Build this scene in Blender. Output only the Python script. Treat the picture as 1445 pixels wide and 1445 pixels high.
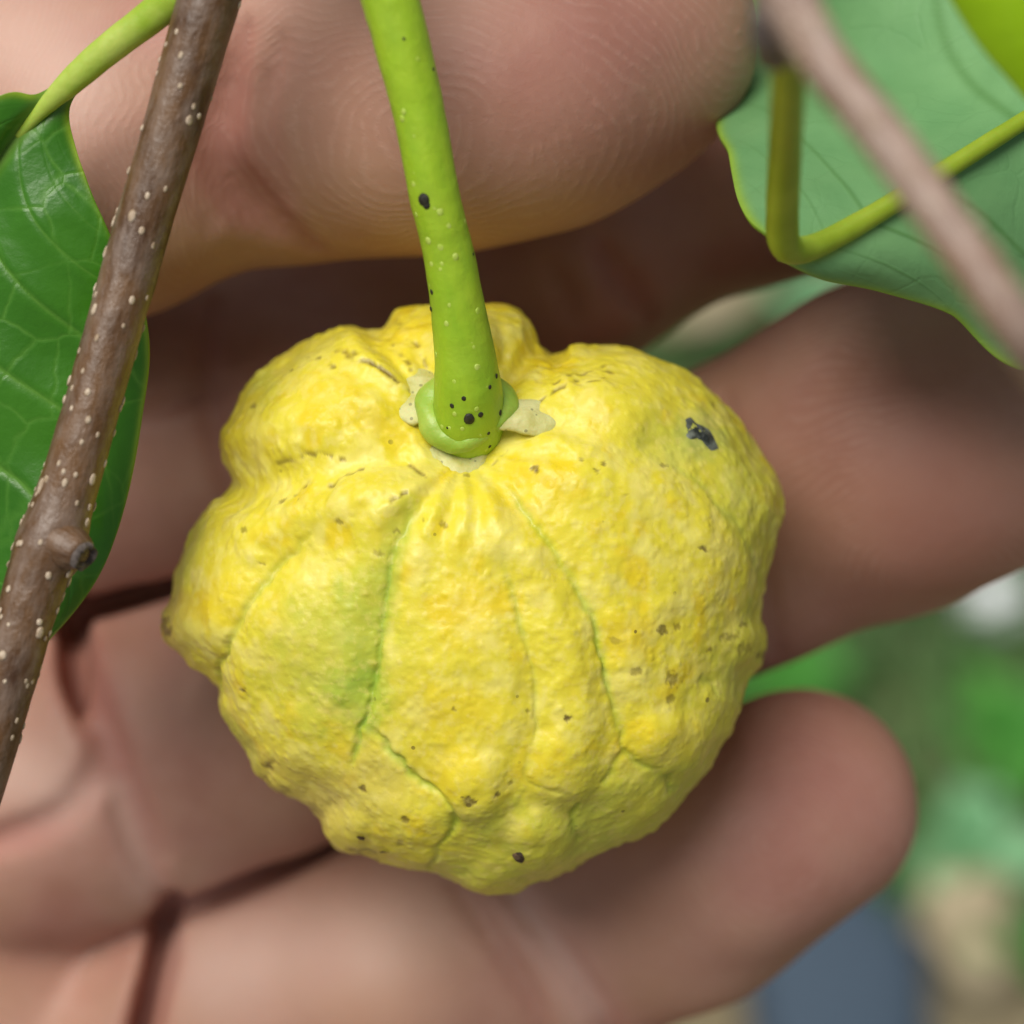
import bpy, math, random
import numpy as np
from mathutils import Vector, Matrix

random.seed(7)
RNG = np.random.default_rng(7)
for o in list(bpy.data.objects):
    bpy.data.objects.remove(o)
SC = bpy.context.scene
COL = SC.collection

# ------------------------------------------------------------------ camera
FPX = 3120.0                      # focal length in photo pixels (photo 1445 wide)
CAM_LOC = np.array([0.0, 0.0, 1.36])
TILT = math.radians(25)           # from straight down
cd = bpy.data.cameras.new('camera')
cam = bpy.data.objects.new('camera', cd)
COL.objects.link(cam)
cam.location = CAM_LOC
cam.rotation_euler = (TILT, 0, 0)
cd.sensor_width = 36
cd.lens = 36 * FPX / 1445
cd.clip_start = 0.005
cd.clip_end = 200
cd.dof.use_dof = True
cd.dof.focus_distance = 0.1195
cd.dof.aperture_fstop = cd.lens / 3.5
SC.camera = cam

# ------------------------------------------------------------------ light
ct, st = math.cos(TILT), math.sin(TILT)
def c2w_dir(v):
    return np.array([v[0], v[1]*ct - v[2]*st, v[1]*st + v[2]*ct])
sd = c2w_dir(np.array([-0.28, 0.52, 0.80])); sd /= np.linalg.norm(sd)
sun_el = math.asin(sd[2]); sun_az = math.atan2(sd[0], sd[1])
W = bpy.data.worlds.new('World'); SC.world = W; W.use_nodes = True
nt = W.node_tree; nt.nodes.clear()
sky = nt.nodes.new('ShaderNodeTexSky'); sky.sky_type = 'NISHITA'; sky.sun_disc = False
sky.sun_elevation = sun_el; sky.sun_rotation = sun_az
sky.air_density = 1.0; sky.dust_density = 3.0; sky.ozone_density = 1.0
hs = nt.nodes.new('ShaderNodeHueSaturation'); hs.inputs['Saturation'].default_value = 0.3
bg = nt.nodes.new('ShaderNodeBackground'); bg.inputs['Strength'].default_value = 0.05
wo = nt.nodes.new('ShaderNodeOutputWorld')
nt.links.new(sky.outputs[0], hs.inputs['Color']); nt.links.new(hs.outputs[0], bg.inputs['Color'])
nt.links.new(bg.outputs[0], wo.inputs['Surface'])
sl = bpy.data.lights.new('sun', 'SUN'); sl.energy = 2.4; sl.angle = math.radians(38); sl.color = (1.0, 0.955, 0.88)
so = bpy.data.objects.new('sun', sl); COL.objects.link(so)
so.rotation_euler = Vector(-sd).to_track_quat('-Z', 'Y').to_euler()
so.location = (0, 0, 5)
SC.view_settings.view_transform = 'Standard'; SC.view_settings.look = 'None'
SC.view_settings.gamma = 1.0; SC.view_settings.exposure = 0.40
SC.view_settings.use_curve_mapping = False

# ------------------------------------------------------------------ helpers
def P(px, py, d):
    """photo pixel + distance (mm) -> camera-frame mm (x right, y up, z = -distance)"""
    return np.array([(px - 722.5) / FPX * d, (722.5 - py) / FPX * d, -d])
def PX(V):
    d = -V[:, 2]
    return 722.5 + V[:, 0] / d * FPX, 722.5 - V[:, 1] / d * FPX
def c2w(V):
    V = np.asarray(V, float) * 0.001
    return np.stack([V[:, 0], V[:, 1]*ct - V[:, 2]*st, V[:, 1]*st + V[:, 2]*ct], 1) + CAM_LOC

_tab = RNG.random((64, 64, 64)).astype(np.float32)
def vnoise(V, scale=1.0, seed=0.0):
    q = np.asarray(V, np.float64) * scale + seed * 17.31 + 100.0
    i = np.floor(q).astype(np.int64); f = q - i; f = f*f*f*(f*(f*6-15)+10)
    i &= 63; j = (i + 1) & 63
    t = _tab
    def L(a, b, w): return a + (b - a) * w
    x0, y0, z0 = i.T; x1, y1, z1 = j.T
    fx, fy, fz = f.T
    return L(L(L(t[x0,y0,z0], t[x1,y0,z0], fx), L(t[x0,y1,z0], t[x1,y1,z0], fx), fy),
             L(L(t[x0,y0,z1], t[x1,y0,z1], fx), L(t[x0,y1,z1], t[x1,y1,z1], fx), fy), fz) * 2 - 1
def fbm(V, scale, octv=3, seed=0):
    s = 0; a = 1; n = 0
    for k in range(octv):
        s = s + a * vnoise(V, scale * 2**k, seed + k); n += a; a *= 0.5
    return s / n
def sstep(a, b, x):
    t = np.clip((x - a) / (b - a), 0, 1); return t*t*(3-2*t)

def catmull(pts, n, closed=False):
    p = np.asarray(pts, float); m = len(p)
    if closed:
        g = np.vstack([p[-1:], p, p[:2]]); segs = m
    else:
        g = np.vstack([2*p[0]-p[1], p, 2*p[-1]-p[-2]]); segs = m - 1
    u = np.linspace(0, segs, n, endpoint=not closed); k = np.minimum(u.astype(int), segs-1); f = (u-k)[:, None]
    a, b, c, d = g[k], g[k+1], g[k+2], g[k+3]
    return 0.5*((2*b) + (c-a)*f + (2*a-5*b+4*c-d)*f**2 + (3*b-a-3*c+d)*f**3)

def seg_dist(px, py, poly):
    """distance in pixels to a polyline and param 0..1 along it"""
    poly = np.asarray(poly, float); best = np.full(px.shape, 1e9); par = np.zeros(px.shape)
    n = len(poly) - 1
    for k in range(n):
        a, b = poly[k], poly[k+1]; ab = b - a
        t = np.clip(((px-a[0])*ab[0] + (py-a[1])*ab[1]) / (ab@ab), 0, 1)
        d = np.hypot(px - a[0] - t*ab[0], py - a[1] - t*ab[1])
        m = d < best; best[m] = d[m]; par[m] = (k + t[m]) / n
    return best, par

def link(o, parent=None, label=None, cat=None, group=None, kind=None):
    COL.objects.link(o)
    if parent: o.parent = parent
    if label: o['label'] = label
    if cat: o['category'] = cat
    if group: o['group'] = group
    if kind: o['kind'] = kind
    return o
def thing(name, loc, label, cat, group=None):
    e = bpy.data.objects.new(name, None); e.empty_display_size = 0.01
    e.location = loc
    return link(e, None, label, cat, group)
def root_loc(parent):
    l = np.zeros(3)
    while parent is not None:
        l += np.array(parent.location); parent = parent.parent
    return l
def mesh(name, V, F, mat, parent=None, world=False, smooth=True, attrs=None, uv=None, **kw):
    V = np.asarray(V, float)
    Wv = V if world else c2w(V)
    if parent is not None:
        off = root_loc(parent); loc = np.zeros(3)
    else:
        off = np.array([Wv[:, 0].mean(), Wv[:, 1].mean(), Wv[:, 2].min()]); loc = off
    me = bpy.data.meshes.new(name)
    me.from_pydata((Wv - off).tolist(), [], F if isinstance(F, list) else F.tolist())
    me.validate()
    if smooth: me.polygons.foreach_set('use_smooth', [True]*len(me.polygons))
    for k, a in (attrs or {}).items():
        a = np.asarray(a, np.float32)
        if a.ndim == 1:
            at = me.attributes.new(k, 'FLOAT', 'POINT'); at.data.foreach_set('value', a)
        else:
            if a.shape[1] == 3: a = np.hstack([a, np.ones((len(a), 1), np.float32)])
            at = me.attributes.new(k, 'FLOAT_COLOR', 'POINT'); at.data.foreach_set('color', a.ravel())
    if uv is not None:
        ul = me.uv_layers.new(name='UVMap')
        idx = np.zeros(len(me.loops), np.int32); me.loops.foreach_get('vertex_index', idx)
        ul.data.foreach_set('uv', np.asarray(uv, np.float32)[idx].ravel())
    me.materials.append(mat)
    o = bpy.data.objects.new(name, me); o.location = loc
    return link(o, parent, **kw)

def grid_faces(nu, nv, wrap=False, base=0):
    i = np.arange(nu-1)[:, None]; j = np.arange(nv if wrap else nv-1)[None, :]
    j2 = (j+1) % nv
    return np.stack([base+i*nv+j, base+i*nv+j2, base+(i+1)*nv+j2, base+(i+1)*nv+j], -1).reshape(-1, 4)

def frames(C):
    T = np.gradient(C, axis=0); T /= np.linalg.norm(T, axis=1)[:, None]
    N = np.zeros_like(C); n = np.cross(T[0], [0.3, 0.2, 1.0]); n /= np.linalg.norm(n)
    for k in range(len(C)):
        n = n - T[k]*(n@T[k]); n /= np.linalg.norm(n); N[k] = n
    return T, N, np.cross(T, N)
def tube(pts, n=80, sides=28, rough=0.0, rs=1.0, flat=1.0):
    """pts: (px,py,dist,radius mm). returns V,F,uv, (C,R,T,N,B)"""
    q = np.array([np.append(P(a, b, c), r) for a, b, c, r in pts])
    S = catmull(q, n); C, R = S[:, :3], S[:, 3]
    T, N, B = frames(C)
    th = np.linspace(0, 2*math.pi, sides, endpoint=False)
    dirs = np.cos(th)[None, :, None]*N[:, None] + flat*np.sin(th)[None, :, None]*B[:, None]
    V = (C[:, None] + R[:, None, None]*dirs).reshape(-1, 3)
    if rough:
        V = V + dirs.reshape(-1, 3) * (rough*fbm(V, rs, 3, 5))[:, None]
    ln = np.concatenate([[0], np.cumsum(np.linalg.norm(np.diff(C, axis=0), axis=1))])
    uv = np.stack([np.repeat(ln, sides), np.tile(np.abs(th/math.pi-1), n)], 1)
    F = grid_faces(n, sides, True).tolist()
    c0, c1 = len(V), len(V)+1
    V = np.vstack([V, C[0]-T[0]*R[0]*0.3, C[-1]+T[-1]*R[-1]*0.3]); uv = np.vstack([uv, [0, 0], [ln[-1], 0]])
    for j in range(sides):
        F.append([c0, (j+1) % sides, j]); F.append([c1, (n-1)*sides+j, (n-1)*sides+(j+1) % sides])
    return V, F, uv, (C, R, T, N, B)

_ICO = None
def ico():
    global _ICO
    if _ICO is None:
        t = (1+5**.5)/2
        v = np.array([(-1,t,0),(1,t,0),(-1,-t,0),(1,-t,0),(0,-1,t),(0,1,t),(0,-1,-t),(0,1,-t),(t,0,-1),(t,0,1),(-t,0,-1),(-t,0,1)], float)
        v /= np.linalg.norm(v[0])
        f = [(0,11,5),(0,5,1),(0,1,7),(0,7,10),(0,10,11),(1,5,9),(5,11,4),(11,10,2),(10,7,6),(7,1,8),(3,9,4),(3,4,2),(3,2,6),(3,6,8),(3,8,9),(4,9,5),(2,4,11),(6,2,10),(8,6,7),(9,8,1)]
        vl_ = [tuple(q) for q in v]; mid_ = {}; f2 = []
        def md(a, b):
            k_ = (min(a, b), max(a, b))
            if k_ not in mid_:
                q = (np.array(vl_[a])+np.array(vl_[b]))/2; vl_.append(tuple(q/np.linalg.norm(q))); mid_[k_] = len(vl_)-1
            return mid_[k_]
        for a, b, c in f:
            x, y, z = md(a, b), md(b, c), md(c, a); f2 += [(a, x, z), (b, y, x), (c, z, y), (x, y, z)]
        _ICO = (np.array(vl_), f2)
    return _ICO
def blobs(items):
    """items: (centre mm, normal, radius mm, flatness, stretch dir or None, stretch)"""
    v0, f0 = ico(); V = []; F = []
    for c, n, r, fl, sdir, sm in items:
        n = n/np.linalg.norm(n)
        a = np.cross(n, [0.31, 0.9, 0.2]) if sdir is None else sdir - n*(sdir@n)
        a = a/np.linalg.norm(a); b = np.cross(n, a)
        q = v0*r*(1+0.16*(RNG.random((42, 1))-0.5))
        F += [[i+len(V)*42 for i in f] for f in f0]
        V.append(c + q[:, :1]*a*sm + q[:, 1:2]*b + q[:, 2:]*n*fl)
    return np.vstack(V), F

# ------------------------------------------------------------------ material helpers
class M:
    def __init__(s, name):
        s.m = bpy.data.materials.new(name); s.m.use_nodes = True; s.t = s.m.node_tree
        s.b = s.t.nodes['Principled BSDF']; s.out = s.t.nodes['Material Output']
    def n(s, typ, **kw):
        nd = s.t.nodes.new(typ)
        for k, v in kw.items():
            if k.startswith('i_'):
                key = k[2:]; key = int(key) if key.isdigit() else key.replace('_', ' ')
                nd.inputs[key].default_value = v
            else: setattr(nd, k, v)
        return nd
    def l(s, a, b): s.t.links.new(a, b)
    def set(s, **kw):
        for k, v in kw.items(): s.b.inputs[k.replace('_', ' ')].default_value = v
    def coord(s): return s.n('ShaderNodeTexCoord')
    def noise(s, vec, scale, detail=3, rough=0.55):
        nd = s.n('ShaderNodeTexNoise', i_Scale=scale, i_Detail=detail, i_Roughness=rough); s.l(vec, nd.inputs['Vector']); return nd.outputs[0]
    def ramp(s, fac, stops):
        nd = s.n('ShaderNodeValToRGB'); cr = nd.color_ramp
        while len(cr.elements) < len(stops): cr.elements.new(0.5)
        for e, (p, c) in zip(cr.elements, stops):
            e.position = p; e.color = (*c, 1) if len(c) == 3 else c
        s.l(fac, nd.inputs[0]); return nd.outputs[0]
    def mix(s, fac, a, b, mode='MIX'):
        nd = s.n('ShaderNodeMix', data_type='RGBA', blend_type=mode)
        for v, k in ((fac, 0), (a, 6), (b, 7)):
            if hasattr(v, 'node'): s.l(v, nd.inputs[k])
            else: nd.inputs[k].default_value = v if k == 0 else ((*v, 1) if len(v) == 3 else v)
        return nd.outputs[2]
    def math(s, op, a, b=0.0, c=None, clamp=False):
        nd = s.n('ShaderNodeMath', operation=op, use_clamp=clamp)
        for v, k in ((a, 0), (b, 1), (c, 2)):
            if v is None: continue
            if hasattr(v, 'node'): s.l(v, nd.inputs[k])
            else: nd.inputs[k].default_value = v
        return nd.outputs[0]
    def attr(s, name): return s.n('ShaderNodeAttribute', attribute_name=name)
    def bump(s, h, dist, strength=1.0, normal=None):
        nd = s.n('ShaderNodeBump', i_Strength=strength, i_Distance=dist); s.l(h, nd.inputs['Height'])
        if normal is not None: s.l(normal, nd.inputs['Normal'])
        return nd.outputs[0]
    def color(s, c): s.l(c, s.b.inputs['Base Color'])
    def normal(s, n): s.l(n, s.b.inputs['Normal'])
    def mapping(s, vec, scale):
        nd = s.n('ShaderNodeMapping'); nd.inputs['Scale'].default_value = scale; s.l(vec, nd.inputs['Vector']); return nd.outputs[0]

# ---- skin
k = M('skin')
co = k.coord().outputs['Object']
mott = k.noise(co, 130, 4); mott2 = k.noise(co, 420, 3)
c = k.ramp(mott, [(0.30, (0.38, 0.18, 0.14)), (0.5, (0.46, 0.245, 0.195)), (0.72, (0.51, 0.30, 0.23))])
c = k.mix(k.math('MULTIPLY', mott2, 0.5), c, (0.42, 0.225, 0.14))
c = k.mix(k.ramp(k.noise(co, 42, 2), [(0.42, (0, 0, 0)), (0.62, (0.6, 0.6, 0.6))]), c, (0.46, 0.27, 0.17))
c = k.mix(k.math('MULTIPLY', k.attr('red').outputs['Fac'], 0.8, clamp=True), c, (0.36, 0.105, 0.09))
pale = k.attr('pale').outputs['Fac']
c = k.mix(k.math('MULTIPLY', pale, 0.6), c, (0.68, 0.46, 0.38))
ph = k.attr('phase').outputs['Fac']; mk = k.attr('mask').outputs['Fac']
wob = k.math('MULTIPLY_ADD', k.noise(co, 500, 2), 0.35, ph)
rid = k.math('SINE', k.math('MULTIPLY', wob, 2*math.pi/0.47))
pores = k.noise(co, 1500, 3)
brk = k.math('MULTIPLY_ADD', pores, 2.4, -0.75, clamp=True)
ridm = k.math('MULTIPLY', k.math('MULTIPLY', rid, mk), brk)
c = k.mix(k.math('MULTIPLY', k.math('MAXIMUM', ridm, 0.0), 0.15), c, (0.78, 0.55, 0.46))
k.color(c)
h = k.math('MULTIPLY_ADD', pores, 0.9, k.math('MULTIPLY', ridm, 0.30))
k.normal(k.bump(h, 0.00009, 0.6))
k.set(Roughness=0.55, Subsurface_Weight=0.25, Subsurface_Scale=0.0014, Subsurface_Radius=(1.0, 0.36, 0.22), Specular_IOR_Level=0.35)
k.b.subsurface_method = 'RANDOM_WALK'
SKIN = k.m
k = M('fingernail'); k.set(Base_Color=(0.55, 0.33, 0.27, 1), Roughness=0.25, Subsurface_Weight=0.2, Subsurface_Scale=0.001)
k.normal(k.bump(k.noise(k.mapping(k.coord().outputs['Object'], (900, 120, 900)), 1, 2), 0.00004, 0.4)); NAIL = k.m

# ---- fruit rind
k = M('fruit_rind')
co = k.coord().outputs['Object']
c = k.attr('col').outputs['Color']
fine = k.noise(co, 1700, 3)
c = k.mix(k.math('MULTIPLY', k.ramp(fine, [(0.52, (0, 0, 0)), (0.68, (1, 1, 1))]), 0.35), c, (0.86, 0.74, 0.22))
c = k.mix(k.math('MULTIPLY', k.ramp(k.noise(co, 620, 4), [(0.45, (0, 0, 0)), (0.7, (1, 1, 1))]), 0.16), c, (0.70, 0.50, 0.015))
vs = k.n('ShaderNodeTexVoronoi', i_Scale=560.0); k.l(co, vs.inputs['Vector'])
gate = k.ramp(k.noise(co, 260, 2), [(0.52, (0, 0, 0)), (0.64, (1, 1, 1))])
sp = k.math('MULTIPLY', k.math('LESS_THAN', vs.outputs['Distance'], 0.085), gate)
c = k.mix(k.math('MULTIPLY', sp, 0.75), c, (0.10, 0.065, 0.02))
k.color(c)
v2 = k.n('ShaderNodeTexVoronoi', i_Scale=1700.0); k.l(co, v2.inputs['Vector'])
dots = k.math('SUBTRACT', 0.42, v2.outputs['Distance'], clamp=True)
h = k.math('MULTIPLY_ADD', dots, 1.8, fine)
k.normal(k.bump(h, 0.00009, 0.45))
k.set(Roughness=0.42, Subsurface_Weight=0.22, Subsurface_Scale=0.0012, Subsurface_Radius=(1.0, 0.8, 0.15), Specular_IOR_Level=0.4)
RIND = k.m
k = M('pale_pith'); co = k.coord().outputs['Object']
c = k.ramp(k.noise(co, 900, 4), [(0.3, (0.50, 0.47, 0.12)), (0.6, (0.64, 0.62, 0.27))])
vs = k.n('ShaderNodeTexVoronoi', i_Scale=1700.0); k.l(co, vs.inputs['Vector'])
c = k.mix(k.math('MULTIPLY', k.math('LESS_THAN', vs.outputs['Distance'], 0.16), 0.6), c, (0.12, 0.11, 0.05))
k.color(c); k.normal(k.bump(k.noise(co, 1500, 3), 0.0002, 0.7)); k.set(Roughness=0.6, Subsurface_Weight=0.15, Subsurface_Scale=0.001); PITH = k.m
k = M('stalk_green'); co = k.coord().outputs['Object']; uvc = k.coord().outputs['UV']
c = k.ramp(k.noise(k.mapping(uvc, (0.25, 3, 1)), 1.0, 3), [(0.3, (0.24, 0.46, 0.010)), (0.65, (0.36, 0.57, 0.016))])
c = k.mix(k.math('MULTIPLY', k.noise(co, 500, 3), 0.5), c, (0.42, 0.54, 0.05))
k.color(c); k.normal(k.bump(k.noise(co, 900, 4), 0.00022, 0.5))
k.set(Roughness=0.38, Subsurface_Weight=0.2, Subsurface_Scale=0.001, Subsurface_Radius=(0.6, 1.0, 0.15)); STALK = k.m
def flat(name, c1, c2, sc, rough=0.6, bump=0.0, **kw):
    k = M(name); co = k.coord().outputs['Object']
    k.color(k.ramp(k.noise(co, sc, 4), [(0.35, c1), (0.65, c2)]))
    if bump: k.normal(k.bump(k.noise(co, sc*2, 4), bump, 0.7))
    k.set(Roughness=rough, **kw); return k.m
PALEDOT = flat('pale_lenticel', (0.40, 0.58, 0.05), (0.52, 0.66, 0.13), 2000, 0.5)
BLACKDOT = flat('black_speck', (0.010, 0.010, 0.006), (0.03, 0.028, 0.015), 3000, 0.6, 0.0001)
GREYSCAR = flat('grey_scar', (0.022, 0.028, 0.026), (0.17, 0.19, 0.16), 1300, 0.5, 0.0003)
BROWNSCAR = flat('brown_scar', (0.035, 0.018, 0.008), (0.16, 0.10, 0.05), 2500, 0.7, 0.0003)
LENT = flat('bark_lenticel', (0.34, 0.24, 0.15), (0.64, 0.53, 0.40), 2500, 0.6)

# ---- bark
def bark(name, dark, mid, grey, gamount):
    k = M(name); co = k.coord().outputs['Object']; uvc = k.coord().outputs['UV']
    n1 = k.noise(k.mapping(uvc, (0.25, 2.5, 1)), 1.0, 5, 0.6)
    c = k.ramp(n1, [(0.32, dark), (0.60, mid)])
    n2 = k.noise(k.mapping(uvc, (0.35, 5, 1)), 1.0, 6, 0.7)
    c = k.mix(k.math('MULTIPLY', k.ramp(n2, [(0.42, (0, 0, 0)), (0.66, (1, 1, 1))]), gamount), c, grey)
    k.color(c)
    b = k.bump(k.noise(k.mapping(uvc, (1.5, 14, 1)), 1.0, 4), 0.00016, 0.5)
    k.normal(k.bump(k.noise(co, 2200, 3), 0.00012, 0.5, b))
    k.set(Roughness=0.42, Specular_IOR_Level=0.5); return k.m
BARK = bark('brown_bark', (0.06, 0.026, 0.010), (0.15, 0.074, 0.027), (0.25, 0.185, 0.145), 0.7)
BARK2 = bark('pinkish_bark', (0.20, 0.115, 0.075), (0.32, 0.205, 0.15), (0.48, 0.385, 0.335), 0.8)

# ---- leaves
def leafmat(name, a, b, vein, side, edge, rough, trans, tcol, netf, netcol, netscale):
    k = M(name); co = k.coord().outputs['Object']
    c = k.ramp(k.noise(co, 160, 4), [(0.3, a), (0.7, b)])
    vo = k.n('ShaderNodeTexVoronoi', feature='DISTANCE_TO_EDGE', i_Scale=netscale)
    wv = k.n('ShaderNodeVectorMath', operation='ADD'); k.l(co, wv.inputs[0])
    wn = k.n('ShaderNodeTexNoise', i_Scale=500.0, i_Detail=2.0); k.l(co, wn.inputs['Vector'])
    sc = k.n('ShaderNodeVectorMath', operation='SCALE'); k.l(wn.outputs['Color'], sc.inputs[0]); sc.inputs['Scale'].default_value = 0.0009
    k.l(sc.outputs[0], wv.inputs[1]); k.l(wv.outputs[0], vo.inputs['Vector'])
    net = k.ramp(vo.outputs['Distance'], [(0.0, (1, 1, 1)), (0.05, (0, 0, 0))])
    gate = k.ramp(k.noise(co, 240, 2), [(0.35, (0.25,)*3), (0.65, (1, 1, 1))])
    netm = k.math('MULTIPLY', net, gate)
    c = k.mix(k.math('MULTIPLY', netm, netf), c, netcol)
    c = k.mix(k.attr('vein').outputs['Fac'], c, vein)
    c = k.mix(k.attr('side').outputs['Fac'], c, side)
    c = k.mix(k.attr('edge').outputs['Fac'], c, edge)
    k.color(c)
    b1 = k.bump(k.noise(co, 900, 4), 0.00015, 0.45)
    k.normal(k.bump(netm, -0.00006, 0.35, b1))
    k.set(Roughness=rough, Specular_IOR_Level=0.5)
    tr = k.n('ShaderNodeBsdfTranslucent'); tr.inputs[0].default_value = (*tcol, 1)
    mx = k.n('ShaderNodeMixShader'); mx.inputs[0].default_value = trans
    k.l(k.b.outputs[0], mx.inputs[1]); k.l(tr.outputs[0], mx.inputs[2]); k.l(mx.outputs[0], k.out.inputs['Surface'])
    return k.m
LEAF_TOP = leafmat('leaf_upper', (0.035, 0.165, 0.008), (0.06, 0.235, 0.012), (0.26, 0.45, 0.09), (0.16, 0.37, 0.045), (0.34, 0.50, 0.03), 0.33, 0.22, (0.10, 0.38, 0.02), 0.6, (0.13, 0.34, 0.04), 300.0)
LEAF_UNDER = leafmat('leaf_underside', (0.17, 0.40, 0.15), (0.23, 0.48, 0.19), (0.30, 0.48, 0.05), (0.11, 0.28, 0.07), (0.36, 0.56, 0.03), 0.5, 0.25, (0.16, 0.42, 0.10), 0.12, (0.10, 0.27, 0.08), 330.0)
LEAF_YG = leafmat('leaf_young', (0.38, 0.62, 0.010), (0.48, 0.72, 0.016), (0.40, 0.62, 0.06), (0.40, 0.62, 0.05), (0.42, 0.62, 0.03), 0.4, 0.45, (0.55, 0.80, 0.02), 0.3, (0.3, 0.5, 0.05), 300.0)
k = M('petiole_green'); co = k.coord().outputs['Object']
k.color(k.ramp(k.noise(co, 350, 4), [(0.35, (0.30, 0.46, 0.025)), (0.65, (0.46, 0.58, 0.10))]))
k.normal(k.bump(k.noise(co, 1500, 3), 0.0001, 0.5)); k.set(Roughness=0.4, Subsurface_Weight=0.15, Subsurface_Scale=0.001); PETI = k.m
k = M('petiole_olive'); co = k.coord().outputs['Object']
k.color(k.ramp(k.noise(co, 350, 4), [(0.35, (0.25, 0.36, 0.012)), (0.65, (0.34, 0.46, 0.03))]))
k.set(Roughness=0.4, Subsurface_Weight=0.15, Subsurface_Scale=0.001); PETI2 = k.m

# ================================================================== GROUND
GZ = 0.0
def ground_at(px, py):
    v = c2w_dir(np.array([(px-722.5)/FPX, (722.5-py)/FPX, -1.0])); t = (GZ - CAM_LOC[2]) / v[2]
    return CAM_LOC + v*t
k = M('soil'); co = k.coord().outputs['Object']
c = k.ramp(k.noise(co, 5, 5, 0.6), [(0.32, (0.055, 0.085, 0.03)), (0.5, (0.20, 0.165, 0.09)), (0.7, (0.36, 0.31, 0.20))])
c = k.mix(k.math('MULTIPLY', k.noise(co, 60, 4), 0.6), c, (0.16, 0.12, 0.065))
k.color(c); k.normal(k.bump(k.noise(co, 80, 5), 0.01, 0.8)); k.set(Roughness=0.9); SOIL = k.m
n = 120
gx = np.sign(np.linspace(-1, 1, n))*np.abs(np.linspace(-1, 1, n))**3*40
X, Y = np.meshgrid(gx, gx + 0.5, indexing='ij')
Z = 0.012*vnoise(np.stack([X, Y, X*0], -1).reshape(-1, 3), 4.0) - 0.012
mesh('ground', np.stack([X.ravel(), Y.ravel(), Z], 1), grid_faces(n, n), SOIL, world=True, kind='structure')

def blades(name, n, cx, cy, spread, hgt, wid, mat, mask=None, **kw):
    V = []; F = []
    for _ in range(n):
        for _t in range(20):
            x, y = cx + RNG.normal()*spread[0], cy + RNG.normal()*spread[1]
            if mask is None or mask(x, y): break
        a = RNG.random()*6.283; h = hgt*(0.5+RNG.random()); w = wid*(0.6+0.8*RNG.random()); ln = h*(0.3+0.9*RNG.random())
        dx, dy = math.cos(a), math.sin(a); b = len(V)
        for t in (0, 0.4, 0.75):
            ww = w*(1-t*0.75); px, py, pz = x+dx*ln*t*t, y+dy*ln*t*t, -0.015+h*(t-0.25*t*t)
            V += [(px-dy*ww, py+dx*ww, pz), (px+dy*ww, py-dx*ww, pz+0.001)]
        V.append((x+dx*ln, y+dy*ln, -0.015+h*0.72))
        F += [[b, b+1, b+3, b+2], [b+2, b+3, b+5, b+4], [b+4, b+5, b+6]]
    return mesh(name, np.array(V), F, mat, world=True, smooth=False, **kw)
GRASS = flat('grass_green', (0.035, 0.10, 0.02), (0.13, 0.25, 0.075), 9, 0.5)
STRAW = flat('dry_grass', (0.30, 0.25, 0.13), (0.52, 0.46, 0.30), 12, 0.7)
g0 = ground_at(1300, 1000)
def nobare(x, y):
    return vnoise(np.array([[x*4.2, y*4.2, 3.3]]), 1.0, 9)[0] > -0.25
go = blades('grass', 15000, g0[0]-0.05, g0[1], (0.5, 0.5), 0.06, 0.003, GRASS, nobare, kind='stuff')
go['label'] = 'blurred short green grass covering the ground far below the hand'; go['category'] = 'grass'
gs = blades('dry_grass', 1500, g0[0]-0.05, g0[1]-0.05, (0.30, 0.34), 0.02, 0.003, STRAW, kind='stuff')
gs['label'] = 'scattered dry straw coloured grass stems lying on the ground'; gs['category'] = 'dry grass'

def flat_leaf_mesh(L, Wd, curl):
    n, m = 9, 5; V = []
    for i in range(n):
        t = i/(n-1); w = Wd*math.sin(math.pi*min(1, t*0.97+0.02))**0.8*(1-0.25*t)
        for j in range(m):
            s = j/(m-1)*2-1
            V.append((L*t, w*s, curl*L*math.sin(t*2.2) + 0.25*w*s*s))
    return np.array(V), grid_faces(n, m)
WEED = flat('weed_leaf', (0.04, 0.20, 0.025), (0.10, 0.34, 0.05), 30, 0.4)
WEED2 = flat('weed_leaf_pale', (0.13, 0.36, 0.15), (0.24, 0.50, 0.26), 30, 0.45)
DRY = flat('dry_leaf', (0.26, 0.21, 0.12), (0.46, 0.39, 0.25), 30, 0.7)
def weed(px, py, nl, L, mat, label, up=0.5):
    g = ground_at(px, py); e = thing('weed_plant', (g[0], g[1], -0.012), label, 'weed', 'weeds on the ground')
    me = None
    for i in range(nl):
        a = i*2.4 + RNG.random()*0.5; q, f = flat_leaf_mesh(L*(0.7+0.5*RNG.random()), L*0.32, 0.1)
        tl = up*(0.4+0.7*i/nl)
        R = Matrix.Rotation(a, 3, 'Z') @ Matrix.Rotation(-tl, 3, 'Y')
        q = q @ np.array(R).T + np.array([0, 0, 0.008+0.006*i]) + root_loc(e)
        mesh('leaf', q, f, mat, e, world=True)
    st_ = np.array([[math.cos(t)*0.002*(1-0.5*h), math.sin(t)*0.002*(1-0.5*h), h*(0.02+0.006*nl)] for h in (0, 1) for t in np.linspace(0, 6.283, 7)[:-1]])
    mesh('stem', st_ + root_loc(e), grid_faces(2, 6, True), mat, e, world=True)
weed(1415, 1075, 9, 0.055, WEED, 'bright green broad leaved weed on the ground, beside the pale leaved one')
weed(1370, 1215, 7, 0.055, WEED2, 'pale bluish green broad leaved weed between the shoe and the bright green weed', 0.3)
weed(1110, 960, 8, 0.06, WEED, 'green weed seen in the gap between middle and ring fingers', 0.6)
weed(1140, 440, 6, 0.035, WEED2, 'pale green weed seen in the gap between index and middle fingers', 0.4)
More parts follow.
